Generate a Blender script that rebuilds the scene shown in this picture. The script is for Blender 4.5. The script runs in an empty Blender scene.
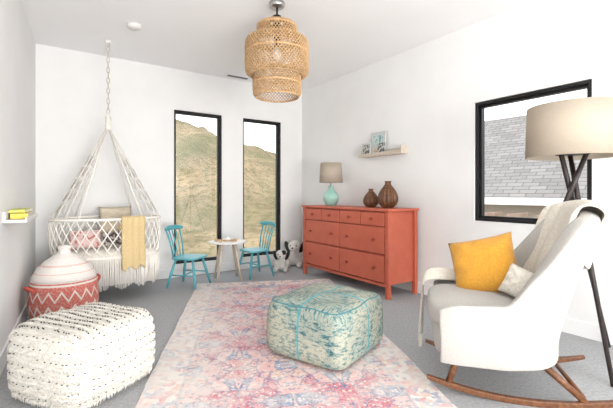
import bpy, bmesh, math, random
from math import sin, cos, pi, radians, sqrt
from mathutils import Vector, Matrix, noise, Euler
random.seed(7)
SC = bpy.context.scene
COL = SC.collection

# ------------------------------------------------------------------ helpers
def lin(c):
    o = []
    for x in c[:3]:
        x = x/255.0
        o.append(x/12.92 if x <= 0.04045 else ((x+0.055)/1.055)**2.4)
    return (o[0], o[1], o[2], 1.0)

def newmat(name):
    m = bpy.data.materials.new(name); m.use_nodes = True
    nt = m.node_tree
    return m, nt, nt.nodes['Principled BSDF'], nt.nodes['Material Output']

def M(name, c1, c2=None, rough=0.6, scale=30, bump=0.0, bscale=120, metal=0.0, sheen=0.0,
      stretch=(1, 1, 1), lo=0.35, hi=0.65, spec=0.4, trans=0.0):
    m, nt, b, out = newmat(name)
    b.inputs['Base Color'].default_value = lin(c1)
    b.inputs['Roughness'].default_value = rough
    b.inputs['Metallic'].default_value = metal
    b.inputs['Specular IOR Level'].default_value = spec
    if sheen: b.inputs['Sheen Weight'].default_value = sheen
    tc = nt.nodes.new('ShaderNodeTexCoord')
    mp = nt.nodes.new('ShaderNodeMapping'); mp.inputs['Scale'].default_value = stretch
    nt.links.new(tc.outputs['Object'], mp.inputs['Vector'])
    if c2 is not None:
        n = nt.nodes.new('ShaderNodeTexNoise'); n.inputs['Scale'].default_value = scale
        n.inputs['Detail'].default_value = 4
        nt.links.new(mp.outputs[0], n.inputs['Vector'])
        r = nt.nodes.new('ShaderNodeValToRGB')
        r.color_ramp.elements[0].position = lo; r.color_ramp.elements[1].position = hi
        r.color_ramp.elements[0].color = lin(c1); r.color_ramp.elements[1].color = lin(c2)
        nt.links.new(n.outputs['Fac'], r.inputs['Fac'])
        nt.links.new(r.outputs['Color'], b.inputs['Base Color'])
    if bump:
        n2 = nt.nodes.new('ShaderNodeTexNoise'); n2.inputs['Scale'].default_value = bscale
        n2.inputs['Detail'].default_value = 3
        nt.links.new(mp.outputs[0], n2.inputs['Vector'])
        bp = nt.nodes.new('ShaderNodeBump'); bp.inputs['Strength'].default_value = bump
        bp.inputs['Distance'].default_value = 0.01
        nt.links.new(n2.outputs['Fac'], bp.inputs['Height'])
        nt.links.new(bp.outputs['Normal'], b.inputs['Normal'])
    if trans:
        t = nt.nodes.new('ShaderNodeBsdfTranslucent'); t.inputs['Color'].default_value = lin(c1)
        mx = nt.nodes.new('ShaderNodeMixShader'); mx.inputs[0].default_value = trans
        nt.links.new(b.outputs[0], mx.inputs[1]); nt.links.new(t.outputs[0], mx.inputs[2])
        nt.links.new(mx.outputs[0], out.inputs['Surface'])
    return m

class G:
    def __init__(s): s.v = []; s.f = []
    def add(s, vs, fs):
        o = len(s.v); s.v += [tuple(p) for p in vs]; s.f += [tuple(i+o for i in f) for f in fs]
        return s
    def box(s, c, d, R=None):
        vs = []
        for z in (-1, 1):
            for y in (-1, 1):
                for x in (-1, 1):
                    p = Vector((x*d[0]/2, y*d[1]/2, z*d[2]/2))
                    if R is not None: p = R @ p
                    vs.append(p+Vector(c))
        return s.add(vs, [(0, 2, 3, 1), (4, 5, 7, 6), (0, 1, 5, 4), (2, 6, 7, 3), (0, 4, 6, 2), (1, 3, 7, 5)])
    def tube(s, pts, r, seg=8, closed=False):
        pts = [Vector(p) for p in pts]; n = len(pts)
        rr = r if isinstance(r, (list, tuple)) else [r]*n
        T = []
        for i in range(n):
            a = pts[(i-1) % n] if (closed or i > 0) else pts[i]
            b = pts[(i+1) % n] if (closed or i < n-1) else pts[i]
            t = b-a
            T.append(t.normalized() if t.length > 1e-9 else Vector((0, 0, 1)))
        up = Vector((0, 0, 1)) if abs(T[0].z) < 0.9 else Vector((1, 0, 0))
        N = (up - T[0]*up.dot(T[0])).normalized()
        vs = []
        for i in range(n):
            N = N - T[i]*N.dot(T[i])
            if N.length < 1e-6: N = Vector((1, 0, 0))
            N.normalize(); B = T[i].cross(N)
            for k in range(seg):
                a = 2*pi*k/seg
                vs.append(pts[i]+(N*cos(a)+B*sin(a))*rr[i])
        fs = []
        for i in range(n if closed else n-1):
            j = (i+1) % n
            for k in range(seg):
                k2 = (k+1) % seg
                fs.append((i*seg+k, i*seg+k2, j*seg+k2, j*seg+k))
        if not closed:
            fs.append(tuple(range(seg-1, -1, -1))); fs.append(tuple((n-1)*seg+k for k in range(seg)))
        return s.add(vs, fs)
    def lathe(s, prof, seg=32, c=(0, 0, 0), sx=1, sy=1, closed=False):
        vs = []; fs = []
        n = len(prof)
        for (r, z) in prof:
            for k in range(seg):
                a = 2*pi*k/seg
                vs.append((c[0]+r*sx*cos(a), c[1]+r*sy*sin(a), c[2]+z))
        for i in range(n if closed else n-1):
            j = (i+1) % n
            for k in range(seg):
                k2 = (k+1) % seg
                fs.append((i*seg+k, i*seg+k2, j*seg+k2, j*seg+k))
        if not closed:
            if prof[0][0] > 1e-4: fs.append(tuple(range(seg-1, -1, -1)))
            if prof[-1][0] > 1e-4: fs.append(tuple((n-1)*seg+k for k in range(seg)))
        return s.add(vs, fs)
    def grid(s, fn, nu, nv, closeu=False):
        vs = [fn(i/nu, j/nv) for j in range(nv+1) for i in range(nu if closeu else nu+1)]
        w = nu if closeu else nu+1
        fs = []
        for j in range(nv):
            for i in range(nu):
                i2 = (i+1) % w if closeu else i+1
                fs.append((j*w+i, j*w+i2, (j+1)*w+i2, (j+1)*w+i))
        return s.add(vs, fs)
    def sell(s, c, d, e=6, n=10, R=None, fn=None):
        c = Vector(c)
        for ax in range(3):
            for sg in (-1, 1):
                vs = []
                for j in range(n+1):
                    for i in range(n+1):
                        a = math.tan((i/n*2-1)*pi/4); b = math.tan((j/n*2-1)*pi/4)
                        p = [0, 0, 0]; p[ax] = sg; p[(ax+1) % 3] = a*sg; p[(ax+2) % 3] = b
                        L = (abs(p[0])**e+abs(p[1])**e+abs(p[2])**e)**(1.0/e)
                        q = Vector((p[0]/L*d[0]/2, p[1]/L*d[1]/2, p[2]/L*d[2]/2))
                        if fn: q = Vector(fn(q))
                        if R is not None: q = R @ q
                        vs.append(c+q)
                fs = [(j*(n+1)+i, j*(n+1)+i+1, (j+1)*(n+1)+i+1, (j+1)*(n+1)+i) for j in range(n) for i in range(n)]
                s.add(vs, fs)
        return s
    def pillow(s, c, w, h, t, R=None, n=16, pinch=0.06):
        c = Vector(c)
        for sg in (-1, 1):
            def fn(u, v):
                x = u*2-1; y = v*2-1
                z = sg*t/2*((1-abs(x)**2.6)*(1-abs(y)**2.6))**0.5 if abs(x) < 1 and abs(y) < 1 else 0
                k = 1-pinch*(1-abs(y)**2); k2 = 1-pinch*(1-abs(x)**2)
                p = Vector((x*w/2*k, y*h/2*k2, z))
                p += Vector((0, 0, 0.016*noise.noise(Vector((x*3, y*3, sg)))))*(1 if abs(z) > 1e-5 else 0)
                if sg < 0: p = Vector((-p.x, p.y, p.z))
                if R is not None: p = R @ p
                return c+p
            s.grid(fn, n, n)
        return s
    def build(s, name, mat, parent=None, smooth=True, merge=True, bevel=0, sub=0, solid=0, loc=(0, 0, 0),
              rot=0, label=None, remesh=0, **kw):
        me = bpy.data.meshes.new(name)
        me.from_pydata(s.v, [], s.f)
        bm = bmesh.new(); bm.from_mesh(me)
        if merge: bmesh.ops.remove_doubles(bm, verts=bm.verts, dist=1e-5)
        bmesh.ops.recalc_face_normals(bm, faces=bm.faces)
        bm.to_mesh(me); bm.free()
        for p in me.polygons: p.use_smooth = smooth
        if mat: me.materials.append(mat)
        o = bpy.data.objects.new(name, me); COL.objects.link(o)
        o.location = loc; o.rotation_euler = (0, 0, rot)
        if parent: o.parent = parent
        if remesh:
            m = o.modifiers.new('r', 'REMESH'); m.mode = 'VOXEL'; m.voxel_size = remesh; m.use_smooth_shade = True
            m = o.modifiers.new('s', 'SMOOTH'); m.iterations = 4
        if solid:
            m = o.modifiers.new('s', 'SOLIDIFY'); m.thickness = solid; m.offset = 0
        if bevel:
            m = o.modifiers.new('b', 'BEVEL'); m.width = bevel; m.segments = 3; m.limit_method = 'ANGLE'
            m.angle_limit = radians(40)
        if sub:
            m = o.modifiers.new('u', 'SUBSURF'); m.levels = sub; m.render_levels = sub
        if label: o['label'] = label
        for k in kw: o[k] = kw[k]
        return o

def thing(name, label, cat, loc, rot=0, group=None):
    e = bpy.data.objects.new(name, None); COL.objects.link(e)
    e.empty_display_size = 0.1
    e.location = loc; e.rotation_euler = (0, 0, rot)
    e['label'] = label; e['category'] = cat
    if group: e['group'] = group
    return e
def tag(o, label, cat, group=None):
    o['label'] = label; o['category'] = cat
    if group: o['group'] = group
    return o
def struct(o): o['kind'] = 'structure'; return o
def clone(e, loc, rot, label=None):
    n = e.copy(); COL.objects.link(n); n.location = loc; n.rotation_euler = (0, 0, rot)
    if label: n['label'] = label
    def rec(src, dst):
        for ch in [o for o in list(bpy.data.objects) if o.parent == src]:
            c = ch.copy(); COL.objects.link(c); c.parent = dst; rec(ch, c)
    rec(e, n)
    return n

# ------------------------------------------------------------------ frame of the room
ANG = radians(34.53)
U = Vector((-sin(ANG), cos(ANG), 0)); V = Vector((cos(ANG), sin(ANG), 0))
C = Vector((-0.074, 6.2, 0)); H = 2.77; EYE = 1.12
Lc = C - V*3.54
ld = Vector((0.59, -1, 0))
RL = Lc + ld*8.2
A = Matrix(((V.x, U.x), (V.y, U.y))); rhs = Vector((C.x-RL.x, C.y-RL.y))
sol = A.inverted() @ rhs
RR = RL + V*sol[0]
def PR(t, d, z=0):   # right wall: t along from corner, d off the wall
    p = C - U*t - V*d; return Vector((p.x, p.y, z))
RRot = ANG - pi/2; BRot = ANG

# ------------------------------------------------------------------ materials
WALL = M('wall_paint', (238, 238, 237), (235, 235, 234), rough=0.75, scale=3, bump=0.05, bscale=250)
CEIL = M('ceiling_paint', (249, 249, 249), (247, 247, 247), rough=0.85, scale=2, bump=0.05, bscale=200)
TRIM = M('trim_paint', (240, 240, 240), rough=0.4, bump=0.02)
BLACK = M('black_frame', (22, 22, 24), (28, 28, 30), rough=0.4, scale=40)
CARPET = M('carpet', (156, 157, 159), (180, 181, 183), rough=0.95, scale=60, bump=0.45, bscale=260, lo=0.32, hi=0.68)
CORAL = M('coral_paint', (198, 104, 80), (191, 97, 74), rough=0.45, scale=8, bump=0.05, bscale=60)
CORALD = M('coral_knob', (156, 70, 52), rough=0.4, bump=0.02)
TEAL = M('teal_paint', (96, 176, 186), (84, 166, 178), rough=0.4, scale=8, bump=0.03)
WHITEP = M('white_lacquer', (236, 234, 231), rough=0.4, bump=0.02)
PALEWOOD = M('pale_wood', (214, 203, 188), (200, 187, 170), rough=0.5, scale=8, stretch=(8, 8, 1), bump=0.05)
WALNUT = M('walnut', (120, 78, 50), (90, 56, 36), rough=0.4, scale=10, stretch=(1, 6, 6), bump=0.05)
BROWNW = M('brown_turned_wood', (116, 78, 52), (80, 52, 34), rough=0.4, scale=14, stretch=(1, 1, 5), bump=0.1, bscale=40)
RATTAN = M('rattan', (208, 174, 132), (184, 146, 104), rough=0.6, scale=30, bump=0.1)
CREAM = M('cream_cotton', (238, 234, 225), (229, 223, 211), rough=0.9, scale=60, bump=0.3, bscale=300, sheen=0.2)
ROPE = M('cotton_rope', (248, 245, 238), (242, 237, 228), rough=0.9, scale=120, bump=0.15, bscale=350)
MUSTARD = M('mustard_fabric', (212, 155, 56), (200, 141, 44), rough=0.9, scale=80, bump=0.3, bscale=400, sheen=0.2)
GOLDKNIT = M('gold_knit', (230, 208, 160), (218, 192, 142), rough=0.95, scale=90, bump=0.6, bscale=250)
BOUCLE = M('grey_tweed', (190, 187, 182), (176, 173, 168), rough=0.95, scale=190, bump=0.4, bscale=320, sheen=0.1, lo=0.4, hi=0.6)
THROW = M('white_knit', (230, 224, 212), (214, 207, 194), rough=0.95, scale=70, bump=0.6, bscale=160, sheen=0.2)
LINEN = M('linen_shade', (210, 198, 181), (196, 183, 166), rough=0.9, scale=90, stretch=(1, 1, 6), bump=0.2, bscale=300, trans=0.3)
MINT = M('mint_ceramic', (162, 206, 194), (152, 198, 185), rough=0.25, scale=10, bump=0.03, spec=0.6)
METAL = M('dark_metal', (46, 44, 42), rough=0.4, metal=0.6, bump=0.02)
STEEL = M('steel', (190, 190, 190), rough=0.3, metal=1.0, bump=0.01)
BLACKW = M('black_wood', (40, 33, 32), (54, 46, 43), rough=0.45, scale=10, stretch=(6, 6, 1), bump=0.05)
PINKF = M('pink_floral', (236, 206, 202), (204, 124, 118), rough=0.9, scale=26, lo=0.55, hi=0.62, bump=0.2)
GREYP = M('grey_pattern', (92, 84, 88), (205, 196, 190), rough=0.9, scale=30, lo=0.48, hi=0.56, bump=0.2)
BEIGEF = M('beige_fabric', (216, 204, 184), (206, 192, 170), rough=0.9, scale=60, bump=0.3)
PLUSHW = M('plush_white', (232, 229, 224), (214, 209, 203), rough=1, scale=60, bump=0.8, bscale=200, sheen=0.3)
PLUSHB = M('plush_black', (34, 32, 34), (52, 48, 50), rough=1, scale=60, bump=1.0, bscale=200, sheen=0.1)

# ------------------------------------------------------------------ room shell
def wall(name, P0, P1, holes=()):
    d = P1-P0; L = d.length; ang = math.atan2(d.y, d.x)
    xs = sorted(set([0, L+0.15]+[h[0] for h in holes]+[h[1] for h in holes]))
    zs = sorted(set([-0.1, H+0.1]+[h[2] for h in holes]+[h[3] for h in holes]))
    g = G()
    for i in range(len(xs)-1):
        for j in range(len(zs)-1):
            cx = (xs[i]+xs[i+1])/2; cz = (zs[j]+zs[j+1])/2
            if any(h[0] < cx < h[1] and h[2] < cz < h[3] for h in holes): continue
            g.box((cx, 0.075, cz), (xs[i+1]-xs[i], 0.15, zs[j+1]-zs[j]))
    o = g.build(name, WALL, smooth=False, loc=P0, rot=ang)
    struct(o)
    b = G().box((L/2, -0.008, 0.06), (L-0.02, 0.016, 0.12)).build('baseboard_'+name.split('_')[1], TRIM, smooth=False,
                                                                bevel=0.004, loc=P0, rot=ang)
    struct(b)
    return o, ang, L
WZ = 0.17
wn = [(3.54-2.044, 3.54-1.373, WZ, 2.23), (3.54-1.047, 3.54-0.397, WZ, 2.23)]
wb, _, _ = wall('wall_back', Lc, C, wn)
wr = (3.018, 3.99, 0.85, 2.0)
wall('wall_right', C, RR, [wr])
wall('wall_rear', RR, RL)
_, LANG, LL = wall('wall_left', RL, Lc)
poly = [Lc, C, RR, RL]; cen = sum(poly, Vector())/4
def slab(name, z0, z1, mat):
    ps = [p+(p-cen).normalized()*0.2 for p in poly]
    g = G(); n = 4
    vs = [(p.x, p.y, z0) for p in ps]+[(p.x, p.y, z1) for p in ps]
    g.add(vs, [(3, 2, 1, 0), (4, 5, 6, 7)]+[(i, (i+1) % 4, 4+(i+1) % 4, 4+i) for i in range(4)])
    return struct(g.build(name, mat, smooth=False))
slab('floor', -0.1, 0.0, CARPET)
slab('ceiling', H, H+0.1, CEIL)

# glass
GL, nt, b, out = newmat('window_glass')
tr = nt.nodes.new('ShaderNodeBsdfTransparent'); gl = nt.nodes.new('ShaderNodeBsdfGlossy')
gl.inputs['Roughness'].default_value = 0.02
mx = nt.nodes.new('ShaderNodeMixShader'); mx.inputs[0].default_value = 0.03
nt.links.new(tr.outputs[0], mx.inputs[1]); nt.links.new(gl.outputs[0], mx.inputs[2]); nt.links.new(mx.outputs[0], out.inputs['Surface'])
def window(n, P0, ang, h, fw=0.036):
    x0, x1, z0, z1 = h
    g = G(); y = 0.065; dp = 0.09
    def frame(x0, x1, z0, z1, w, y, dp):
        g.box(((x0+x1)/2, y, z1-w/2), (x1-x0, dp, w)); g.box(((x0+x1)/2, y, z0+w/2), (x1-x0, dp, w))
        g.box((x0+w/2, y, (z0+z1)/2), (w, dp, z1-z0-2*w)); g.box((x1-w/2, y, (z0+z1)/2), (w, dp, z1-z0-2*w))
    frame(x0+0.001, x1-0.001, z0+0.001, z1-0.001, fw*0.6, y, dp)
    frame(x0+fw*0.6, x1-fw*0.6, z0+fw*0.6, z1-fw*0.6, fw*0.5, y+0.012, 0.05)
    o = struct(g.build('window_%d' % n, BLACK, smooth=False, merge=False, loc=P0, rot=ang))
    k = fw
    p = G().box(((x0+x1)/2, y+0.012, (z0+z1)/2), (x1-x0-2*k, 0.004, z1-z0-2*k)).build('glass_pane', GL, parent=o, smooth=False)
    return o
window(1, Lc, BRot, wn[0]); window(2, Lc, BRot, wn[1]); window(3, C, RRot, wr, 0.045)

# ------------------------------------------------------------------ outside
HILL, nt, b, out = newmat('dry_hill')
tc = nt.nodes.new('ShaderNodeTexCoord')
n1 = nt.nodes.new('ShaderNodeTexNoise'); n1.inputs['Scale'].default_value = 0.16; n1.inputs['Detail'].default_value = 10
n1.inputs['Roughness'].default_value = 0.7
r1 = nt.nodes.new('ShaderNodeValToRGB')
r1.color_ramp.elements[0].position = 0.38; r1.color_ramp.elements[0].color = lin((112, 102, 82))
r1.color_ramp.elements[1].position = 0.62; r1.color_ramp.elements[1].color = lin((162, 144, 118))
n2 = nt.nodes.new('ShaderNodeTexNoise'); n2.inputs['Scale'].default_value = 1.5; n2.inputs['Detail'].default_value = 10
n2.inputs['Roughness'].default_value = 0.85
r2 = nt.nodes.new('ShaderNodeValToRGB')
r2.color_ramp.elements[0].position = 0.50; r2.color_ramp.elements[0].color = (0, 0, 0, 1)
r2.color_ramp.elements[1].position = 0.58; r2.color_ramp.elements[1].color = (0.85, 0.85, 0.85, 1)
mix = nt.nodes.new('ShaderNodeMixRGB'); mix.inputs[2].default_value = lin((92, 96, 70))
n3 = nt.nodes.new('ShaderNodeTexNoise'); n3.inputs['Scale'].default_value = 0.12; n3.inputs['Detail'].default_value = 4
r3 = nt.nodes.new('ShaderNodeValToRGB')
r3.color_ramp.elements[0].position = 0.45; r3.color_ramp.elements[0].color = (0, 0, 0, 1)
r3.color_ramp.elements[1].position = 0.62; r3.color_ramp.elements[1].color = (0.55, 0.55, 0.55, 1)
mix2 = nt.nodes.new('ShaderNodeMixRGB'); mix2.inputs[2].default_value = lin((106, 108, 80))
for n_ in (n1, n2, n3): nt.links.new(tc.outputs['Object'], n_.inputs['Vector'])
nt.links.new(n1.outputs['Fac'], r1.inputs['Fac']); nt.links.new(n2.outputs['Fac'], r2.inputs['Fac'])
nt.links.new(n3.outputs['Fac'], r3.inputs['Fac'])
nt.links.new(r2.outputs['Color'], mix.inputs[0]); nt.links.new(r1.outputs['Color'], mix.inputs[1])
nt.links.new(r3.outputs['Color'], mix2.inputs[0]); nt.links.new(mix.outputs[0], mix2.inputs[1])
nt.links.new(mix2.outputs[0], b.inputs['Base Color']); b.inputs['Roughness'].default_value = 1
b.inputs['Specular IOR Level'].default_value = 0.0
def sm(t): t = max(0, min(1, t)); return t*t*(3-2*t)
def hill(u, v):
    x = -75+110*u; y = 20+80*v
    d = max(0, y-20)
    hgt = 15.2 + max(-4.5, min(6, (-x-17)*0.30))
    z = -3.1+hgt*sm((d+8)/56.0)
    z += 2.0*noise.noise(Vector((x*0.07, y*0.05, 3)))*min(1, d/15)+0.45*noise.noise(Vector((x*0.4, y*0.3, 1)))*min(1, d/10)
    z -= 1.3*abs(noise.noise(Vector((x*0.13, y*0.05, 7))))*min(3, d/12)
    z += 0.18*noise.noise(Vector((x*1.3, y*1.1, 2)))
    if y > 68: z -= (y-68)*0.25
    return (x, y, z)
hl = G().grid(hill, 220, 150).build('hillside', HILL)
hl['label'] = 'dry grassy hillside with scattered shrubs beyond the windows'; hl['category'] = 'hill'; hl['kind'] = 'stuff'
gr = G().box((0, 0, -3.3), (160, 160, 0.2)).build('ground', M('dry_ground', (150, 136, 110), (126, 116, 92), rough=1, scale=1.5), smooth=False)
gr['kind'] = 'structure'

# neighbouring house
SH, nt, b, out = newmat('roof_shingles')
tc = nt.nodes.new('ShaderNodeTexCoord')
br = nt.nodes.new('ShaderNodeTexBrick'); br.inputs['Scale'].default_value = 1.0
br.inputs['Color1'].default_value = lin((146, 143, 141)); br.inputs['Color2'].default_value = lin((126, 124, 123))
br.inputs['Mortar'].default_value = lin((88, 86, 87)); br.inputs['Mortar Size'].default_value = 0.009
br.inputs['Mortar Smooth'].default_value = 0.3
br.inputs['Brick Width'].default_value = 0.34; br.inputs['Row Height'].default_value = 0.13
nt.links.new(tc.outputs['Object'], br.inputs['Vector']); nt.links.new(br.outputs['Color'], b.inputs['Base Color'])
b.inputs['Roughness'].default_value = 0.95; b.inputs['Specular IOR Level'].default_value = 0.1
E0 = Vector((3.5, 9.6, 0)); ed = Vector((3, -3.6, 0)).normalized()
hang = math.atan2(ed.y, ed.x)
hs = thing('neighbouring_house', 'neighbouring house with grey shingle roof and pale siding', 'house', (E0.x, E0.y, -3.2), hang)
Lh = 11
def hx(x, y, z): return Vector((x, y, z+3.2))
rise = 2.30; run = 2.9; sl = math.atan2(rise, run); slen = sqrt(rise**2+run**2)
ez = 1.0
g = G().box((Lh/2-3, slen/2, 0), (Lh, slen+0.02, 0.08))
rf = g.build('roof', SH, parent=hs, smooth=False); rf.location = hx(0, 0, ez); rf.rotation_euler = (sl, 0, 0)
g = G().box((Lh/2-3, slen/2, 0), (Lh, slen+0.02, 0.08))
rf = g.build('roof', SH, parent=hs, smooth=False); rf.location = hx(0, 2*run, ez); rf.rotation_euler = (-sl, 0, 0); rf.scale = (1, -1, 1)
G().box(hx(Lh/2-3, -0.02, ez-0.06), (Lh, 0.05, 0.16)).build('fascia', TRIM, parent=hs, smooth=False)
G().box(hx(Lh/2-3, 0.35+2.6, ez-2.2), (Lh-0.6, 5.2, 4.1)).build('siding_wall', M('siding', (200, 192, 182), (188, 180, 170), rough=0.9, scale=6, stretch=(1, 1, 12)), parent=hs, smooth=False)
g = G()
for x in (-1.2, 1.0, 3.4, 5.6): g.box(hx(x, -0.9, -1.35), (0.12, 0.12, 3.7))
g.box(hx(2.2, -0.9, 0.55), (7.2, 0.12, 0.16))
for i in range(14): g.box(hx(-1.2+i*0.52, -0.5, 0.66), (0.05, 0.95, 0.08))
g.build('pergola_beam', M('pale_brown_wood', (184, 158, 142), (164, 138, 122), rough=0.8, scale=8), parent=hs, smooth=False, merge=False)

# ------------------------------------------------------------------ rug
RUG, nt, b, out = newmat('rug_pattern')
N = nt.nodes; Lk = nt.links
tc = N.new('ShaderNodeTexCoord'); sp = N.new('ShaderNodeSeparateXYZ'); Lk.new(tc.outputs['Object'], sp.inputs[0])
def mth(op, a, bb=None, clamp=False):
    n = N.new('ShaderNodeMath'); n.operation = op; n.use_clamp = clamp
    for i, x in enumerate((a, bb)):
        if x is None: continue
        if isinstance(x, (int, float)): n.inputs[i].default_value = x
        else: Lk.new(x, n.inputs[i])
    return n.outputs[0]
def ramp(src, stops, const=True):
    r = N.new('ShaderNodeValToRGB'); r.color_ramp.interpolation = 'CONSTANT' if const else 'LINEAR'
    el = r.color_ramp.elements
    while len(el) < len(stops): el.new(0.5)
    for e, (p, c) in zip(el, stops): e.position = p; e.color = lin(c)
    Lk.new(src, r.inputs['Fac']); return r.outputs['Color']
def mixc(f, a, c):
    n = N.new('ShaderNodeMixRGB')
    for i, x in enumerate((f, a, c)):
        if isinstance(x, (int, float)): n.inputs[i].default_value = x
        elif isinstance(x, tuple): n.inputs[i].default_value = x
        else: Lk.new(x, n.inputs[i])
    return n.outputs[0]
def tex(kind, scale, vec, **k):
    n = N.new(kind); n.inputs['Scale'].default_value = scale; Lk.new(vec, n.inputs['Vector'])
    for a, v in k.items(): n.inputs[a].default_value = v
    return n
OBJ = tc.outputs['Object']
px = mth('PINGPONG', sp.outputs[0], 0.30); py = mth('PINGPONG', sp.outputs[1], 0.42)
cmb = N.new('ShaderNodeCombineXYZ'); Lk.new(px, cmb.inputs[0]); Lk.new(py, cmb.inputs[1])
wn_ = tex('ShaderNodeTexNoise', 14, OBJ, Detail=3.0)
wadd = N.new('ShaderNodeVectorMath'); wadd.operation = 'MULTIPLY_ADD'
Lk.new(wn_.outputs['Color'], wadd.inputs[0]); wadd.inputs[1].default_value = (0.03, 0.03, 0.0); Lk.new(cmb.outputs[0], wadd.inputs[2])
MV = wadd.outputs[0]
vo = tex('ShaderNodeTexVoronoi', 48, MV)
vs_ = N.new('ShaderNodeSeparateColor'); Lk.new(vo.outputs['Color'], vs_.inputs[0])
big = tex('ShaderNodeTexVoronoi', 10, MV)
bs_ = N.new('ShaderNodeSeparateColor'); Lk.new(big.outputs['Color'], bs_.inputs[0])
fld = ramp(bs_.outputs[0], [(0, (206, 138, 146)), (0.2, (218, 172, 170)), (0.40, (134, 148, 176)), (0.60, (214, 176, 164)), (0.78, (144, 160, 182)), (0.88, (196, 116, 130))])
mot = ramp(vs_.outputs[1], [(0, (226, 216, 208)), (0.2, (92, 112, 154)), (0.38, (218, 180, 176)), (0.55, (190, 96, 114)), (0.68, (226, 206, 186)), (0.80, (98, 142, 162)), (0.92, (210, 148, 116))])
dd = mth('LESS_THAN', vo.outputs['Distance'], 0.42)
col = mixc(mth('MULTIPLY', dd, 0.9), fld, mot)
edge = tex('ShaderNodeTexVoronoi', 10, MV); edge.feature = 'DISTANCE_TO_EDGE'
eg = mth('LESS_THAN', edge.outputs['Distance'], 0.04)
col = mixc(mth('MULTIPLY', eg, 0.65), col, lin((94, 108, 148)))
ax = mth('ABSOLUTE', sp.outputs[0]); ay = mth('ABSOLUTE', sp.outputs[1])
bord = mth('MAXIMUM', mth('GREATER_THAN', ax, 0.62), mth('GREATER_THAN', ay, 1.72))
vo3 = tex('ShaderNodeTexVoronoi', 30, OBJ)
vs3 = N.new('ShaderNodeSeparateColor'); Lk.new(vo3.outputs['Color'], vs3.inputs[0])
bcol = ramp(vs3.outputs[1], [(0, (228, 214, 208)), (0.25, (208, 154, 158)), (0.42, (232, 225, 219)), (0.62, (144, 156, 184)), (0.82, (220, 182, 168))])
col = mixc(bord, col, bcol)
ln = mth('LESS_THAN', mth('ABSOLUTE', mth('SUBTRACT', ax, 0.62)), 0.010)
col = mixc(mth('MULTIPLY', ln, 0.4), col, lin((112, 124, 158)))
nz = tex('ShaderNodeTexNoise', 5.0, OBJ, Detail=12.0, Roughness=0.85)
lft = mth('MULTIPLY', mth('MAXIMUM', mth('MULTIPLY', sp.outputs[0], -1.0), 0.0), 0.06)   # more worn along one long side
wf = mth('ADD', mth('ADD', nz.outputs['Fac'], mth('MULTIPLY', mth('POWER', ax, 2), 0.12)), lft)
wear = ramp(wf, [(0.45, (0, 0, 0)), (0.62, (230, 230, 230))], False)
col = mixc(wear, col, lin((224, 219, 213)))
nz2 = tex('ShaderNodeTexNoise', 90, OBJ, Detail=4.0)
fine = ramp(nz2.outputs['Fac'], [(0.47, (0, 0, 0)), (0.64, (170, 170, 170))], False)
col = mixc(fine, col, lin((222, 215, 209)))
Lk.new(col, b.inputs['Base Color']); b.inputs['Roughness'].default_value = 0.95
bp = N.new('ShaderNodeBump'); bp.inputs['Strength'].default_value = 0.4; bp.inputs['Distance'].default_value = 0.004
Lk.new(nz2.outputs['Fac'], bp.inputs['Height']); Lk.new(bp.outputs[0], b.inputs['Normal'])
rg = G()
nn_ = 60; ring = []
for (ax0, ay0, ax1, ay1) in ((-.825, -1.95, .825, -1.95), (.825, -1.95, .825, 1.95), (.825, 1.95, -.825, 1.95), (-.825, 1.95, -.825, -1.95)):
    for i in range(nn_):
        t = i/nn_; x = ax0+(ax1-ax0)*t; y = ay0+(ay1-ay0)*t
        w_ = 0.016*noise.noise(Vector((x*3, y*3, 5)))+0.005*noise.noise(Vector((x*14, y*14, 5)))
        ring.append((x*(1+w_), y*(1+w_*0.6)))
nr = len(ring)
rg.add([(x, y, 0.0005) for x, y in ring]+[(x, y, 0.008) for x, y in ring],
       [tuple(range(nr-1, -1, -1)), tuple(range(nr, 2*nr))]+[(i, (i+1) % nr, nr+(i+1) % nr, nr+i) for i in range(nr)])
rug = rg.build('area_rug', RUG, smooth=False, loc=(-0.202, 2.872, 0), rot=radians(9.5))
tag(rug, 'faded pink, blue and cream distressed area rug on grey carpet', 'rug')

# ------------------------------------------------------------------ dresser
W = 1.6; D = 0.46
dc = PR(2.367-0.8, 0.02+D/2+0.02)
dr = thing('dresser', 'coral painted eight-drawer wooden dresser with round knobs', 'dresser', dc, RRot)
G().box((0, 0, 0.937), (W+0.03, D+0.03, 0.026)).build('dresser_top', CORAL, dr, smooth=False, bevel=0.006)
G().box((0, 0.01, 0.53), (W-0.06, D-0.05, 0.78)).build('body', CORAL, dr, smooth=False, bevel=0.004)
for sx in (-1, 1):
    for sy in (-1, 1):
        G().box((sx*(W/2-0.024), sy*(D/2-0.022), 0.462), (0.048, 0.044, 0.924)).build('leg', CORAL, dr, smooth=False, bevel=0.004)
G().box((0, -D/2+0.03, 0.135), (W-0.1, 0.03, 0.035)).build('front_rail', CORAL, dr, smooth=False, bevel=0.003)
def drawer(cx, cz, w, h, knobs):
    d = G().box((0, 0, 0), (w, 0.03, h)).build('drawer', CORAL, dr, smooth=False, bevel=0.005)
    d.location = (cx, -D/2+0.012, cz)
    for kx in knobs:
        k = G().lathe([(0.0, 0.0), (0.008, 0.0), (0.008, 0.012), (0.017, 0.018), (0.019, 0.026), (0.014, 0.033), (0.0, 0.035)], 16).build('knob', CORALD, d)
        k.rotation_euler = (pi/2, 0, 0); k.location = (kx, -0.015, 0)
iw = W-0.11
for i in range(4):
    w = iw/4-0.012; drawer(-iw/2+iw/4*(i+0.5), 0.838, w, 0.143, [0])
for r, cz in enumerate((0.612, 0.308)):
    for i in range(2):
        w = iw/2-0.012; drawer(-iw/2+iw/2*(i+0.5), cz, w, 0.283, [-w*0.3, w*0.3])
TOP = 0.951

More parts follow.
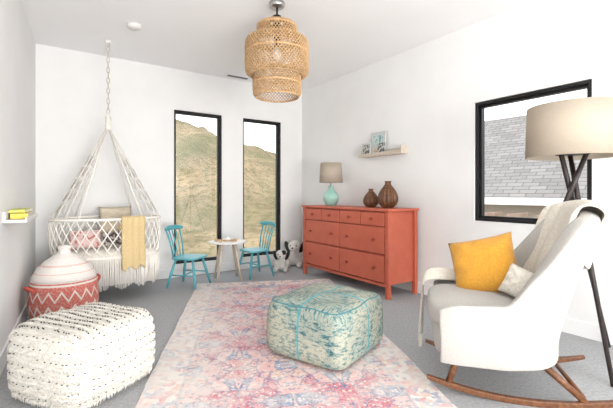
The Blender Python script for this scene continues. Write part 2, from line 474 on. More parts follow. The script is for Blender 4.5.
# table lamp
tl = thing('table_lamp', 'mint green ceramic table lamp with beige drum shade on dresser', 'lamp', PR(1.093, 0.26, TOP))
G().lathe([(0, 0), (0.062, 0), (0.066, 0.01), (0.085, 0.035), (0.105, 0.08), (0.108, 0.11), (0.095, 0.15), (0.068, 0.185),
           (0.046, 0.21), (0.036, 0.235), (0.038, 0.25), (0.03, 0.262), (0, 0.265)], 40).build('lamp_base', MINT, tl)
G().tube([(0, 0, 0.26), (0, 0, 0.50)], 0.007).build('stem', STEEL, tl)
G().lathe([(0.158, 0.31), (0.142, 0.575), (0.139, 0.575), (0.155, 0.31)], 48, closed=True).build('lamp_shade', LINEN, tl)
g = G()
for k in range(3):
    a = k*2*pi/3; g.tube([(0, 0, 0.495), (cos(a)*0.14, sin(a)*0.14, 0.565)], 0.003, 6)
g.lathe([(0, 0.49), (0.012, 0.49), (0.012, 0.50), (0, 0.50)], 12)
g.build('shade_fitter', STEEL, tl)

# vases
def vase(loc, h, r, lab):
    t = thing('wooden_vase', lab, 'vase', loc, 0, 'carved wooden vases on the dresser')
    prof = [(0, 0), (0.45, 0), (0.62, 0.03), (0.9, 0.16), (1.0, 0.32), (0.95, 0.48), (0.72, 0.66), (0.44, 0.80), (0.29, 0.88), (0.27, 0.93), (0.36, 1.0), (0.30, 1.0), (0.17, 0.92), (0.17, 0.8), (0, 0.75)]
    g = G(); seg = 96; n = len(prof)
    vs = []
    for (pr, pz) in prof:
        for k in range(seg):
            a = 2*pi*k/seg; rr = pr*r*(1+0.06*cos(14*a)*(1 if 0.1 < pz < 0.85 else 0.2))
            vs.append((rr*cos(a), rr*sin(a), pz*h))
    g.add(vs, [(i*seg+k, i*seg+(k+1) % seg, (i+1)*seg+(k+1) % seg, (i+1)*seg+k) for i in range(n-1) for k in range(seg)])
    g.build('vase_body', BROWNW, t, sub=1)
vase(PR(1.851, 0.25, TOP), 0.22, 0.092, 'small carved brown wooden vase with narrow neck on dresser')
vase(PR(2.123, 0.25, TOP), 0.305, 0.114, 'tall carved brown wooden vase with narrow neck on dresser')

# wall shelf w books
sh = thing('wall_shelf', 'narrow pale wood picture ledge on the wall above the dresser', 'shelf', PR(1.85, 0.0, 1.575), RRot)
G().box((0, -0.06, 0.008), (0.70, 0.118, 0.016)).build('shelf_board', PALEWOOD, sh, smooth=False, bevel=0.002)
G().box((0, -0.008, 0.045), (0.70, 0.014, 0.06)).build('back_rail', PALEWOOD, sh, smooth=False, bevel=0.002)
G().box((0, -0.113, 0.03), (0.70, 0.010, 0.022)).build('front_lip', PALEWOOD, sh, smooth=False, bevel=0.002)
for x in (-0.345, 0.345):
    G().box((x, -0.06, 0.05), (0.012, 0.118, 0.09)).build('shelf_end', PALEWOOD, sh, smooth=False, bevel=0.002)
PAGES = M('book_pages', (236, 232, 222), rough=0.8, bump=0.05)
def book(name, loc, rot, w, h, t, cover, lab, tilt=0.0, art=None, flat=False, grp=None):
    b_ = thing(name, lab, 'book', loc, rot, grp)
    R = Matrix.Rotation(tilt, 3, 'X') if not flat else Matrix.Rotation(pi/2, 3, 'X')
    oz = h/2 if not flat else t/2
    def bx(c, d): return G().box(R @ Vector(c)+Vector((0, 0, oz*(cos(tilt) if not flat else 1))), d, R)
    bx((0, -t/2+0.0015, 0), (w, 0.003, h)).build('front_cover', cover, b_, smooth=False)
    bx((0, t/2-0.0015, 0), (w, 0.003, h)).build('back_cover', cover, b_, smooth=False)
    bx((-w/2+0.0015, 0, 0), (0.003, t, h)).build('spine', cover, b_, smooth=False)
    bx((0.002, 0, 0), (w-0.01, t-0.006, h-0.008)).build('pages', PAGES, b_, smooth=False)
    if art:
        for (c, d, m) in art: bx((c[0], -t/2-0.001, c[1]), (d[0], 0.001, d[1])).build('cover_picture', m, b_, smooth=False)
    return b_
WHITEC = M('white_cover', (200, 204, 203), rough=0.5, bump=0.02)
TEALC = M('teal_cover', (96, 146, 152), (196, 212, 208), rough=0.5, scale=22, lo=0.42, hi=0.52)
GREYC = M('grey_cover', (84, 92, 96), (200, 196, 186), rough=0.5, scale=30, lo=0.48, hi=0.58)
CORC = M('blush_cover', (180, 148, 110), (220, 208, 190), rough=0.5, scale=30, lo=0.45, hi=0.55)
YELC = M('yellow_cover', (234, 212, 96), (220, 194, 72), rough=0.5, bump=0.02, scale=14)
GRNC = M('green_cover', (160, 186, 110), (226, 212, 100), rough=0.5, scale=18)
q = "picture books on the wall shelf"
book('picture_book', PR(1.77, 0.045, 1.591), RRot, 0.23, 0.29, 0.015, WHITEC, 'white picture book with teal cover art leaning on shelf', -0.12,
     [((0, 0.04), (0.15, 0.12), TEALC), ((0, -0.085), (0.15, 0.05), CORC)], grp=q)
book('picture_book', PR(1.60, 0.085, 1.591), RRot, 0.15, 0.16, 0.014, WHITEC, 'small white picture book with grey cover art on shelf', -0.1,
     [((0, 0.0), (0.12, 0.12), GREYC)], grp=q)
book('picture_book', PR(1.86, 0.088, 1.591), RRot, 0.11, 0.14, 0.012, GREYC, 'small grey picture book leaning on shelf', -0.12, grp=q)

# ------------------------------------------------------------------ pendant
pd = thing('pendant_lamp', 'tiered woven rattan pendant lamp hanging from the ceiling', 'lamp', (-0.256, 3.3, 1.955))
def tier(prof, n, turn, r):
    g = G(); m = 22
    ds = [0]
    for i in range(1, len(prof)): ds.append(ds[-1]+sqrt((prof[i][0]-prof[i-1][0])**2+(prof[i][1]-prof[i-1][1])**2))
    def at(t):
        d = t*ds[-1]
        for i in range(1, len(ds)):
            if d <= ds[i]+1e-9:
                k = (d-ds[i-1])/(ds[i]-ds[i-1]); return (prof[i-1][0]+k*(prof[i][0]-prof[i-1][0]), prof[i-1][1]+k*(prof[i][1]-prof[i-1][1]))
        return prof[-1]
    for sg in (-1, 1):
        for k in range(n):
            pts = []
            for j in range(m+1):
                t = j/m; rr, z = at(t); a = 2*pi*k/n+sg*turn*t
                rr += 0.0015*sg
                pts.append((rr*cos(a), rr*sin(a), z))
            g.tube(pts, r, 4)
    for t in (0, 0.5, 1):
        rr, z = at(t)
        g.tube([(rr*cos(a*pi/24), rr*sin(a*pi/24), z) for a in range(48)], 0.007, 6, closed=True)
    return g
tier([(0.06, 0.635), (0.14, 0.630), (0.168, 0.615), (0.173, 0.585), (0.174, 0.47)], 40, 1.1, 0.0042).build('upper_tier', RATTAN, pd, merge=False)
tier([(0.165, 0.495), (0.25, 0.491), (0.268, 0.475), (0.272, 0.43), (0.272, 0.25), (0.267, 0.20), (0.225, 0.18)], 58, 1.3, 0.0046).build('middle_tier', RATTAN, pd, merge=False)
tier([(0.200, 0.22), (0.205, 0.18), (0.206, 0.07), (0.204, 0.02), (0.186, 0.0)], 44, 1.0, 0.0043).build('lower_tier', RATTAN, pd, merge=False)
G().tube([(0, 0, 0.5), (0, 0, 0.775)], 0.008, 8).build('cord', METAL, pd)
G().lathe([(0, 0.43), (0.022, 0.43), (0.028, 0.48), (0.028, 0.61), (0.036, 0.64), (0.036, 0.70), (0.0, 0.71)], 20).build('socket', METAL, pd)
G().lathe([(0, 0.77), (0.055, 0.773), (0.066, 0.785), (0.068, 0.814), (0, 0.814)], 32).build('ceiling_canopy', STEEL, pd)
G().lathe([(0, 0.31), (0.025, 0.315), (0.042, 0.34), (0.045, 0.365), (0.03, 0.40), (0.018, 0.43), (0, 0.43)], 20).build('bulb', WHITEP, pd)

# smoke detector + vent
sd = G().lathe([(0, -0.035), (0.045, -0.035), (0.062, -0.022), (0.068, 0), (0, 0)], 32).build('smoke_detector', WHITEP, loc=(-1.69, 3.73, H))
tag(sd, 'round white plastic smoke detector on ceiling', 'smoke detector')
vt = thing('ceiling_vent', 'grey slotted air vent on ceiling', 'vent', (-0.97, 5.38, H-0.012), BRot)
GREYV = M('vent_grey', (120, 120, 122), rough=0.5, bump=0.02)
g = G()
for i in range(6): g.box((0, -0.035+i*0.014, 0.004), (0.30, 0.006, 0.006))
g.build('louvers', GREYV, vt, smooth=False, merge=False)
g = G().box((0, -0.05, 0.005), (0.34, 0.016, 0.01)).box((0, 0.05, 0.005), (0.34, 0.016, 0.01)).box((-0.165, 0, 0.005), (0.014, 0.09, 0.01)).box((0.165, 0, 0.005), (0.014, 0.09, 0.01))
g.build('vent_frame', TRIM, vt, smooth=False, merge=False)

# ------------------------------------------------------------------ hanging crib
cb = thing('hanging_crib', 'cream macrame hanging crib with long fringe suspended from ceiling', 'crib', (-2.15, 4.12, 0), BRot)
a_, b_ = 0.53, 0.345; ZR = 0.85; ZB = 0.46
def el(th, z, k=1.0): return Vector((a_*k*cos(th), b_*k*sin(th), z))
g = G().tube([el(2*pi*i/72, ZR) for i in range(72)], 0.014, 8, True); g.build('upper_hoop', ROPE, cb)
g = G().tube([el(2*pi*i/72, ZB, 0.95) for i in range(72)], 0.012, 8, True); g.build('lower_hoop', ROPE, cb)
g = G(); n = 34
def nk(t): return 1-0.05*t+0.03*sin(pi*t)
for sg in (-1, 1):
    for k in range(n):
        pts = []
        for j in range(13):
            t = j/12; th = 2*pi*k/n+sg*t*2*pi/n*2.5
            pts.append(el(th, ZR-(ZR-ZB)*t, nk(t)))
        g.tube(pts, 0.0060, 5)
for k in range(n*2):
    for t in (0.2, 0.4, 0.6, 0.8):
        th = 2*pi*k/(n*2)
        if (int(round(t*5))+k) % 2 == 0:
            p = el(th, ZR-(ZR-ZB)*t, nk(t)); g.sell(p, (0.021, 0.021, 0.023), 2, 2)
g.build('netting', ROPE, cb, merge=False)
g = G().lathe([(0.95, ZB-0.05), (0.965, ZB-0.02), (0.97, ZB+0.03), (0.945, ZB+0.03), (0.94, ZB-0.05)], 64, sx=a_, sy=b_, closed=True)
g.build('woven_band', CREAM, cb)
g = G().lathe([(0, ZB-0.055), (0.88, ZB-0.055), (0.93, ZB-0.03), (0.93, ZB+0.03), (0.88, ZB+0.06), (0, ZB+0.065)], 64, sx=a_, sy=b_)
g.build('mattress', CREAM, cb)
g = G(); nf = 210
for k in range(nf):
    th = 2*pi*k/nf
    ln_ = 0.27+0.05*abs(sin(th*8))+random.uniform(-0.010, 0.010)
    o1 = random.uniform(-0.010, 0.010)
    g.tube([el(th, ZB-0.01, 0.975), el(th+o1*0.3, ZB-ln_*0.5, 0.975+random.uniform(-0.01, 0.02)), el(th+o1, ZB-ln_, 0.97)], [0.0065, 0.0062, 0.0055], 5)
g.build('fringe', ROPE, cb, merge=False, kind='stuff')
AP = Vector((0, 0, 1.85))
g = G()
for c0 in (0, pi):
    ncord = 8
    for i in range(ncord):
        th = c0+(i/(ncord-1)-0.5)*radians(112)
        p1 = el(th, ZR)
        g.tube([AP, AP.lerp(p1, 0.5), p1], 0.0055 if 0 < i < ncord-1 else 0.0085, 5)
    rows = 8
    for r in range(3, rows):
        t = r/rows
        pts = []
        for i in range(ncord*2-1):
            f = i/(2*(ncord-1)); th = c0+(f-0.5)*radians(112)
            tt = t+(0.5/rows if i % 2 else -0.5/rows)*0.9
            pts.append(AP.lerp(el(th, ZR), min(1, tt)))
        g.tube(pts, 0.0034, 4)
g.build('suspension_netting', ROPE, cb, merge=False)
g = G()
g.tube([(0, 0, 1.80), (0, 0, 1.86), (0, 0, 1.91), (0, 0, 1.98)], [0.036, 0.028, 0.022, 0.015], 12)
for i in range(6): g.tube([(cos(a*pi/8)*(0.028-0.001*i), sin(a*pi/8)*(0.028-0.001*i), 1.855+i*0.019) for a in range(16)], 0.008, 5, True)
g.build('wrapped_knot', ROPE, cb, merge=False)
g = G(); z = 1.975
for i in range(13):  # chain
    w = 0.013; hh = 0.034; R = Matrix.Rotation((i % 2)*pi/2, 3, 'Z')
    g.tube([R @ Vector((w*cos(a*pi/6), 0, 0))+Vector((0, 0, z+0.028+hh*sin(a*pi/6))) for a in range(12)], 0.005, 5, True); z += 0.0562
g.build('hanging_chain', BEIGEF, cb, merge=False)
G().lathe([(0, H-0.03), (0.02, H-0.03), (0.03, H-0.008), (0.03, H), (0, H)], 20).build('ceiling_hook', WHITEP, cb)
g = G().tube([(0, 0, H-0.02), (0.012, 0, H-0.035), (0.012, 0, H-0.055), (0, 0, H-0.065), (-0.012, 0, H-0.055)], 0.004, 6); g.build('hook', STEEL, cb)

def crib_w(x, y, z): return Vector((-2.15, 4.12, 0))+V*x+U*y+Vector((0, 0, z))
def cushion(name, loc, w, h, t, rx, rz, mat, lab, ry=0, cat='pillow', grp=None):
    R = (Matrix.Rotation(rz, 3, 'Z') @ Matrix.Rotation(rx, 3, 'X') @ Matrix.Rotation(ry, 3, 'Y') @ Matrix.Rotation(pi/2, 3, 'X'))
    o = G().pillow((0, 0, 0), w, h, t, R).build(name, mat, loc=loc)
    tag(o, lab, cat, grp); return o
cushion('pillow', crib_w(-0.22, -0.06, 0.64), 0.30, 0.2, 0.1, -0.35, BRot, PINKF, 'pink floral pillow inside the hanging crib')
cushion('pillow', crib_w(0.04, 0.0, 0.62), 0.20, 0.16, 0.08, -0.5, BRot+0.3, GREYP, 'dark grey patterned pillow inside the hanging crib')
cushion('pillow', crib_w(0.10, 0.20, 0.80), 0.34, 0.34, 0.11, -0.22, BRot, BEIGEF, 'beige linen pillow leaning inside the hanging crib')
def bl(u, v):
    th = radians(-82+25*u)
    if v < 0.18: k = 0.90+0.03*v/0.18; z = ZR-0.12+0.14*v/0.18
    elif v < 0.27: k = 0.94+(v-0.18)/0.09*0.12; z = ZR+0.024
    else: k = 1.075+0.012*sin(u*22)+0.01*sin(v*9); z = ZR+0.012-(v-0.27)/0.73*(0.52+0.02*sin(u*14))
    return el(th, z, k)
o = G().grid(bl, 26, 40).build('baby_blanket', GOLDKNIT, solid=0.010, loc=(-2.15, 4.12, 0), rot=BRot)
tag(o, 'golden yellow knit baby blanket draped over the crib rim', 'blanket')

# ------------------------------------------------------------------ lidded basket
BASK, nt, b, out = newmat('striped_basket'); N = nt.nodes; Lk = nt.links
tc = N.new('ShaderNodeTexCoord'); sp = N.new('ShaderNodeSeparateXYZ'); Lk.new(tc.outputs['Object'], sp.inputs[0])
z = sp.outputs[2]
angn = mth('ARCTAN2', sp.outputs[1], sp.outputs[0])
tri = mth('MULTIPLY', mth('PINGPONG', angn, 0.18), 0.42)
band = ramp(mth('ADD', z, tri), [(0, (236, 227, 218)), (0.05, (210, 112, 100)), (0.17, (236, 224, 214)), (0.20, (212, 114, 102)), (0.29, (236, 226, 217)), (0.315, (212, 114, 102))])
band2 = ramp(z, [(0, (212, 114, 102)), (0.345, (236, 226, 217)), (0.36, (212, 114, 102)), (0.375, (240, 234, 228)), (0.44, (232, 196, 188)), (0.448, (240, 234, 228)), (0.50, (232, 196, 188)), (0.508, (240, 234, 229))])
sel = mth('GREATER_THAN', z, 0.335)
cc = mixc(sel, band, band2)
nn = N.new('ShaderNodeTexNoise'); nn.inputs['Scale'].default_value = 70; nn.inputs['Detail'].default_value = 3; Lk.new(tc.outputs['Object'], nn.inputs['Vector'])
fk = ramp(nn.outputs['Fac'], [(0.50, (0, 0, 0)), (0.60, (150, 150, 150))], False)
cc2 = mixc(fk, cc, lin((236, 220, 208)))
Lk.new(cc2, b.inputs['Base Color']); b.inputs['Roughness'].default_value = 0.85
wv = mth('SINE', mth('MULTIPLY', z, 520)); bp = N.new('ShaderNodeBump'); bp.inputs['Distance'].default_value = 0.004; bp.inputs['Strength'].default_value = 0.5
Lk.new(wv, bp.inputs['Height']); Lk.new(bp.outputs[0], b.inputs['Normal'])
bk = thing('lidded_basket', 'white and coral striped woven floor basket with domed lid', 'basket', (-2.12, 3.33, 0))
G().lathe([(0, 0), (0.19, 0), (0.225, 0.03), (0.25, 0.09), (0.264, 0.17), (0.266, 0.25), (0.256, 0.33), (0.243, 0.385), (0.233, 0.385), (0.24, 0.33), (0.25, 0.2), (0.2, 0.03), (0, 0.03)], 64).build('basket_body', BASK, bk)
G().lathe([(0.240, 0.382), (0.246, 0.390), (0.236, 0.42), (0.205, 0.475), (0.155, 0.53), (0.09, 0.575), (0.048, 0.60), (0.040, 0.625), (0.050, 0.642), (0.045, 0.66), (0, 0.665)], 64).build('basket_lid', BASK, bk)
HCOR = M('coral_handle', (202, 94, 82), rough=0.8, bump=0.2)
for a0 in (radians(238), radians(58)):
    g = G(); d = Vector((cos(a0), sin(a0), 0)); s_ = Vector((-sin(a0), cos(a0), 0))
    g.tube([d*0.25+s_*(0.065*cos(t*pi/8))+Vector((0, 0, 0.31))+d*0.045*sin(t*pi/8) + Vector((0, 0, 0.04*sin(t*pi/8))) for t in range(9)], 0.012, 8)
    g.build('handle', HCOR, bk)

# ------------------------------------------------------------------ poufs
WP = M('cream_wool', (234, 230, 221), (223, 217, 208), rough=1, scale=40, bump=0.5, bscale=90, sheen=0.2)
BLKWOOL = M('black_wool', (48, 46, 48), rough=1, bump=0.3)
A1, B1, C1, E1 = 0.288, 0.288, 0.205, 6
wp = thing('shaggy_pouf', 'cream wool pouf with fringe rows and black stitches', 'pouf', (-1.28, 2.21, 0.0), radians(-21))
def sag(q):
    k = 1-0.04*(q.z/C1)**2
    return (q.x*k, q.y*k, q.z+C1+(0.016*noise.noise(Vector((q.x*5, q.y*5, 1))) if q.z > 0.1 else 0))
G().sell((0, 0, 0), (2*A1, 2*B1, 2*C1), E1, 18, fn=sag).build('pouf_body', WP, wp)
gw = G(); gb = G()
def srf(th, z):
    k = max(0.0, 1-abs(z/C1)**E1)**(1/E1); r = k/((abs(cos(th)/A1)**E1+abs(sin(th)/B1)**E1)**(1/E1))
    kk = 1-0.04*(z/C1)**2
    return Vector((r*cos(th)*kk, r*sin(th)*kk, z+C1))
def thmap(f):
    s4 = (f*4) % 4; k = int(s4); t = (s4-k)*2-1
    return math.atan(t)+k*pi/2
for ri, zi in enumerate((-0.155, -0.105, -0.055, -0.005, 0.045, 0.095, 0.145)):
    nt_ = 480
    for k in range(nt_):
        th = thmap((k+random.random()*0.8)/nt_)
        p = srf(th, zi+random.uniform(-0.007, 0.007)); d = Vector((cos(th), sin(th), 0)); s_ = Vector((-sin(th), cos(th), 0))*random.uniform(-.006, .006)
        gw.tube([p-d*0.003, p+d*0.008+Vector((0, 0, -0.003)), p+s_+d*(0.004+random.random()*0.005)+Vector((0, 0, -0.016-random.random()*0.012))], [0.0030, 0.0028, 0.0012], 4)
    for k in range(58):
        if random.random() < 0.35: continue
        th = thmap((k+random.random()*0.5)/58); p = srf(th, min(zi+0.020+random.uniform(-.004, .004), 0.18)); d = Vector((cos(th), sin(th), 0)); s_ = Vector((-sin(th), cos(th), 0))
        gb.tube([p+d*0.002, p+s_*0.004+d*0.007, p+s_*0.008+d*0.002], 0.0020, 5)
def top(x, y):
    v_ = 1-abs(x/A1)**E1-abs(y/B1)**E1
    if v_ <= 0.02: return None
    zz = C1*v_**(1/E1); kk = 1-0.04*(zz/C1)**2
    return Vector((x*kk, y*kk, zz+C1+0.016*noise.noise(Vector((x*5, y*5, 1)))))
for i in range(11):
    y0 = -0.258+i*0.051
    for k in range(140):
        p = top(-0.278+k*0.0040+random.uniform(-.002, .002), y0+random.uniform(-.006, .006))
        if p is None: continue
        gw.tube([p-Vector((0, 0, 0.003)), p+Vector((0, -0.003, 0.009)), p+Vector((random.uniform(-.006, .006), -0.016-random.random()*0.010, 0.005))], [0.0030, 0.0028, 0.0012], 4)
    for k in range(28):
        if random.random() < 0.35: continue
        p = top(-0.265+k*0.0195+random.uniform(-.004, .004), y0+0.022+random.uniform(-.004, .004))
        if p is None: continue
        gb.tube([p+Vector((0, 0, 0.002)), p+Vector((0.004, 0, 0.008)), p+Vector((0.008, 0, 0.002))], 0.0020, 5)
gw.build('wool_fringe', WP, wp, merge=False, kind='stuff'); gb.build('black_stitches', BLKWOOL, wp, merge=False, kind='stuff')

TP, nt, b, out = newmat('teal_patchwork'); N = nt.nodes; Lk = nt.links
tc = N.new('ShaderNodeTexCoord'); sp = N.new('ShaderNodeSeparateXYZ'); Lk.new(tc.outputs['Object'], sp.inputs[0])
def nz_(scale, st, det=10, ro=0.74):
    mp = N.new('ShaderNodeMapping'); mp.inputs['Scale'].default_value = st; Lk.new(tc.outputs['Object'], mp.inputs[0])
    n = N.new('ShaderNodeTexNoise'); n.inputs['Scale'].default_value = scale; n.inputs['Detail'].default_value = det; n.inputs['Roughness'].default_value = ro
    Lk.new(mp.outputs[0], n.inputs['Vector']); return n.outputs['Fac']
stops = [(0.38, (36, 76, 86)), (0.44, (84, 124, 126)), (0.485, (136, 152, 142)), (0.53, (190, 184, 164)), (0.60, (142, 152, 142)), (0.67, (56, 100, 108))]
ca = ramp(nz_(15, (1, 5, 1)), stops, False); cbb = ramp(nz_(15, (5, 1, 1)), stops, False)
ccq = ramp(nz_(15, (1.5, 1.5, 4)), stops, False)
chk = N.new('ShaderNodeTexChecker'); chk.inputs['Scale'].default_value = 4.2; Lk.new(tc.outputs['Object'], chk.inputs['Vector'])
col = mixc(chk.outputs['Fac'], ca, cbb)
col = mixc(mth('LESS_THAN', sp.outputs[2], 0.31), col, ccq)
pv = tex('ShaderNodeTexVoronoi', 5.0, tc.outputs['Object']); pv.distance = 'CHEBYCHEV'
ps = N.new('ShaderNodeSeparateColor'); Lk.new(pv.outputs['Color'], ps.inputs[0])
pt = ramp(ps.outputs[0], [(0, (94, 130, 132)), (0.35, (184, 178, 160)), (0.6, (72, 110, 118)), (0.75, (162, 162, 148))])
col = mixc(0.26, col, pt)
fl = ramp(nz_(60, (1, 1, 1), 3), [(0.50, (0, 0, 0)), (0.66, (90, 90, 90))], False)
col = mixc(fl, col, lin((184, 178, 158)))
sx_ = mth('LESS_THAN', mth('ABSOLUTE', mth('SUBTRACT', sp.outputs[0], -0.01)), 0.0075)
sy_ = mth('LESS_THAN', mth('ABSOLUTE', mth('SUBTRACT', sp.outputs[1], 0.02)), 0.0075)
col = mixc(mth('MULTIPLY', mth('MAXIMUM', sx_, sy_), 0.8), col, lin((66, 158, 170)))
Lk.new(col, b.inputs['Base Color']); b.inputs['Roughness'].default_value = 0.95
bp = N.new('ShaderNodeBump'); bp.inputs['Strength'].default_value = 0.6; bp.inputs['Distance'].default_value = 0.004
Lk.new(nz_(120, (1, 1, 1), 2), bp.inputs['Height']); Lk.new(bp.outputs[0], b.inputs['Normal'])
PH = 0.19; PE = 8.0
tp = thing('patchwork_pouf', 'square teal and cream patchwork floor pouf on the rug', 'pouf', (0.145, 2.73, 0.009), radians(-34.8))
def sag2(q):
    bulge = 1+0.035*(1-((q.z+0.04)/PH)**2)
    zz = q.z+PH
    if q.z > 0: zz += 0.02*(1-(q.x/0.36)**2)*(1-(q.y/0.36)**2)+0.016*noise.noise(Vector((q.x*6, q.y*6, 2)))
    return (q.x*bulge, q.y*bulge, zz)
G().sell((0, 0, 0), (0.62, 0.665, 2*PH), PE, 22, fn=sag2).build('pouf_body', TP, tp)
TEALPIPE = M('teal_piping', (60, 128, 140), rough=0.9, bump=0.2)
g = G(); pts = []
for i in range(128):
    th = 2*pi*i/128; zq = PH*0.89
    k = (1-abs(zq/PH)**PE)**(1/PE); r = k/((abs(cos(th)/0.31)**PE+abs(sin(th)/0.3325)**PE)**(1/PE))*(1+0.035*(1-((zq+0.04)/PH)**2))
    x, y = r*cos(th), r*sin(th)
    pts.append((x, y, PH+zq+0.02*max(0, (1-(x/0.36)**2)*(1-(y/0.36)**2))+0.016*noise.noise(Vector((x*6, y*6, 2)))))
g.tube(pts, 0.004, 6, True); g.build('piping', TEALPIPE, tp)

# ------------------------------------------------------------------ children's chairs and table
grp = 'turquoise child chairs around the play table'
kc = thing('child_chair', 'turquoise painted wooden child chair with spindle back', 'chair', (-1.42, 4.60, 0), radians(-12-90), grp)
def seatf(q): return (q.x*(1+0.10*q.y/0.17), q.y, q.z-0.012*max(0, 1-(q.x/0.16)**2-(q.y/0.16)**2)*(1 if q.z > 0 else 0))
G().sell((0, 0, 0.345), (0.35, 0.34, 0.03), 5, 12, fn=seatf).build('seat', TEAL, kc)
feet = {}
for sx in (-1, 1):
    for sy in (-1, 1):
        t_ = Vector((sx*0.115, sy*0.11, 0.335)); f_ = Vector((sx*0.185, sy*0.185, 0.0)); feet[(sx, sy)] = (t_, f_)
        G().tube([t_, t_.lerp(f_, 0.5), f_], [0.014, 0.018, 0.012], 10).build('leg', TEAL, kc)
def lp(k, t): a, b2 = feet[k]; return a.lerp(b2, t)
for sx in (-1, 1): G().tube([lp((sx, -1), 0.55), lp((sx, 1), 0.55)], 0.009, 8).build('stretcher', TEAL, kc)
G().tube([lp((-1, -1), 0.55).lerp(lp((-1, 1), 0.55), 0.5), lp((1, -1), 0.55).lerp(lp((1, 1), 0.55), 0.5)], 0.009, 8).build('stretcher', TEAL, kc)
def backp(x): return Vector((x, -0.235+0.9*x*x, 0.70-0.3*x*x))
for i in range(5):
    x = -0.13+0.065*i; b0 = Vector((x*0.85, -0.15+0.5*x*x, 0.352)); b1 = backp(x*1.12)-Vector((0, 0, 0.02))
    r_ = 0.010 if i in (0, 4) else 0.0075
    G().tube([b0, b0.lerp(b1, 0.5)+Vector((0, 0.01, 0)), b1], r_, 8).build('spindle', TEAL, kc)
g = G()
def rail(u, v):
    a = v*2*pi; x = -0.19+0.38*u; c = backp(x); e = 1-abs(2*u-1)**6*0.5
    return c+Vector((0, 0.011*cos(a), 0.030*sin(a)*e))
vs = [rail(i/20, j/10) for i in range(21) for j in range(10)]
g.add(vs, [(i*10+j, i*10+(j+1) % 10, (i+1)*10+(j+1) % 10, (i+1)*10+j) for i in range(20) for j in range(10)]+[tuple(range(10)), tuple(200+j for j in range(9, -1, -1))])
g.build('top_rail', TEAL, kc)
clone(kc, (-0.70, 5.16, 0), radians(218-90))

tb = thing('play_table', 'small round white play table with pale splayed wooden legs', 'table', (-1.02, 4.92, 0), radians(20))
G().lathe([(0, 0.478), (0.225, 0.478), (0.238, 0.484), (0.238, 0.494), (0.232, 0.50), (0, 0.50)], 56).build('tabletop', WHITEP, tb)
for k in range(4):
    a = pi/4+k*pi/2
    G().tube([(0.11*cos(a), 0.11*sin(a), 0.48), (0.215*cos(a), 0.215*sin(a), 0)], [0.02, 0.013], 12).build('leg', PALEWOOD, tb)
G().box((0, 0, 0.465), (0.2, 0.03, 0.026)).box((0, 0, 0.465), (0.03, 0.2, 0.0262)).build('apron', PALEWOOD, tb, smooth=False, merge=False)
TZ = 0.50
grp = 'tea set on the play table'
def cup(x, y):
    c = thing('toy_cup', 'tiny pale toy teacup on the play table', 'cup', (-1.02+x, 4.92+y, TZ), random.random()*3, grp)
    G().lathe([(0, 0), (0.014, 0), (0.022, 0.012), (0.026, 0.035), (0.023, 0.035), (0.019, 0.012), (0, 0.006)], 20).build('cup_body', RATTAN, c)
    G().tube([(0.022, 0, 0.028), (0.036, 0, 0.026), (0.036, 0, 0.014), (0.019, 0, 0.012)], 0.003, 6).build('handle', WHITEP, c)
cup(-0.13, -0.08); cup(-0.06, -0.14); cup(0.11, -0.05)
tr_ = thing('wooden_tray', 'small tan wooden tray on the play table', 'tray', (-1.01, 4.92, TZ), 0.4)
G().lathe([(0, 0), (0.07, 0), (0.075, 0.012), (0.069, 0.012), (0.066, 0.005), (0, 0.005)], 32).build('tray_body', RATTAN, tr_)
tp_ = thing('toy_teapot', 'tiny cream toy teapot on a tan tray', 'teapot', (-1.01, 4.92, TZ+0.0055), 0.4)
G().lathe([(0, 0), (0.02, 0), (0.032, 0.015), (0.03, 0.032), (0.016, 0.043), (0.005, 0.046), (0.007, 0.052), (0, 0.055)], 24).build('teapot_body', WHITEP, tp_)
G().tube([(0.028, 0, 0.018), (0.042, 0, 0.03), (0.048, 0, 0.042)], [0.006, 0.004, 0.003], 8).build('spout', WHITEP, tp_)
G().tube([(-0.026, 0, 0.034), (-0.045, 0, 0.032), (-0.044, 0, 0.014), (-0.03, 0, 0.012)], 0.003, 6).build('handle', WHITEP, tp_)

# ------------------------------------------------------------------ plush toys by the corner
def plush(name, lab, loc, rot, s, body, earm, patch):
    p = thing(name, lab, 'stuffed toy', loc, rot)
    g = G()
    def e(c, d): g.sell(tuple(x*s for x in c), tuple(x*s for x in d), 2, 8)
    e((0, 0.02, 0.10), (0.20, 0.18, 0.21)); e((0, 0, 0.18), (0.16, 0.14, 0.14))
    e((0, -0.02, 0.28), (0.19, 0.17, 0.165)); e((0, -0.11, 0.255), (0.095, 0.09, 0.075))
    e((-0.085, -0.11, 0.035), (0.08, 0.17, 0.07)); e((0.085, -0.11, 0.035), (0.08, 0.17, 0.07))
    e((-0.10, -0.045, 0.13), (0.06, 0.09, 0.15)); e((0.10, -0.045, 0.13), (0.06, 0.09, 0.15)); e((0, 0.13, 0.05), (0.05, 0.10, 0.05))
    g.build('plush_body', body, p, remesh=0.009)
    for sx in (-1, 1):
        R = Matrix.Rotation(sx*0.35, 3, 'Y')
        G().sell((sx*0.105*s, -0.02*s, 0.265*s), (0.06*s, 0.09*s, 0.17*s), 2.2, 8, R).build('ear', earm, p)
        G().sell((sx*0.042*s, -0.099*s, 0.295*s), (0.018*s, 0.012*s, 0.018*s), 2, 4).build('eye', PLUSHB, p)
    G().sell((0, -0.155*s, 0.268*s), (0.03*s, 0.02*s, 0.022*s), 2, 4).build('nose', PLUSHB, p)
    if patch: G().sell((0.045*s, -0.055*s, 0.315*s), (0.085*s, 0.08*s, 0.09*s), 2, 6).build('face_patch', patch, p)
plush('plush_dog', 'white and black plush dog sitting on the carpet', (-0.36, 5.48, 0), radians(-5), 0.84, PLUSHW, PLUSHB, PLUSHB)
plush('plush_dog', 'white plush dog with black ears sitting by the corner', (-0.175, 5.84, 0), radians(-12), 1.10, PLUSHW, PLUSHB, None)

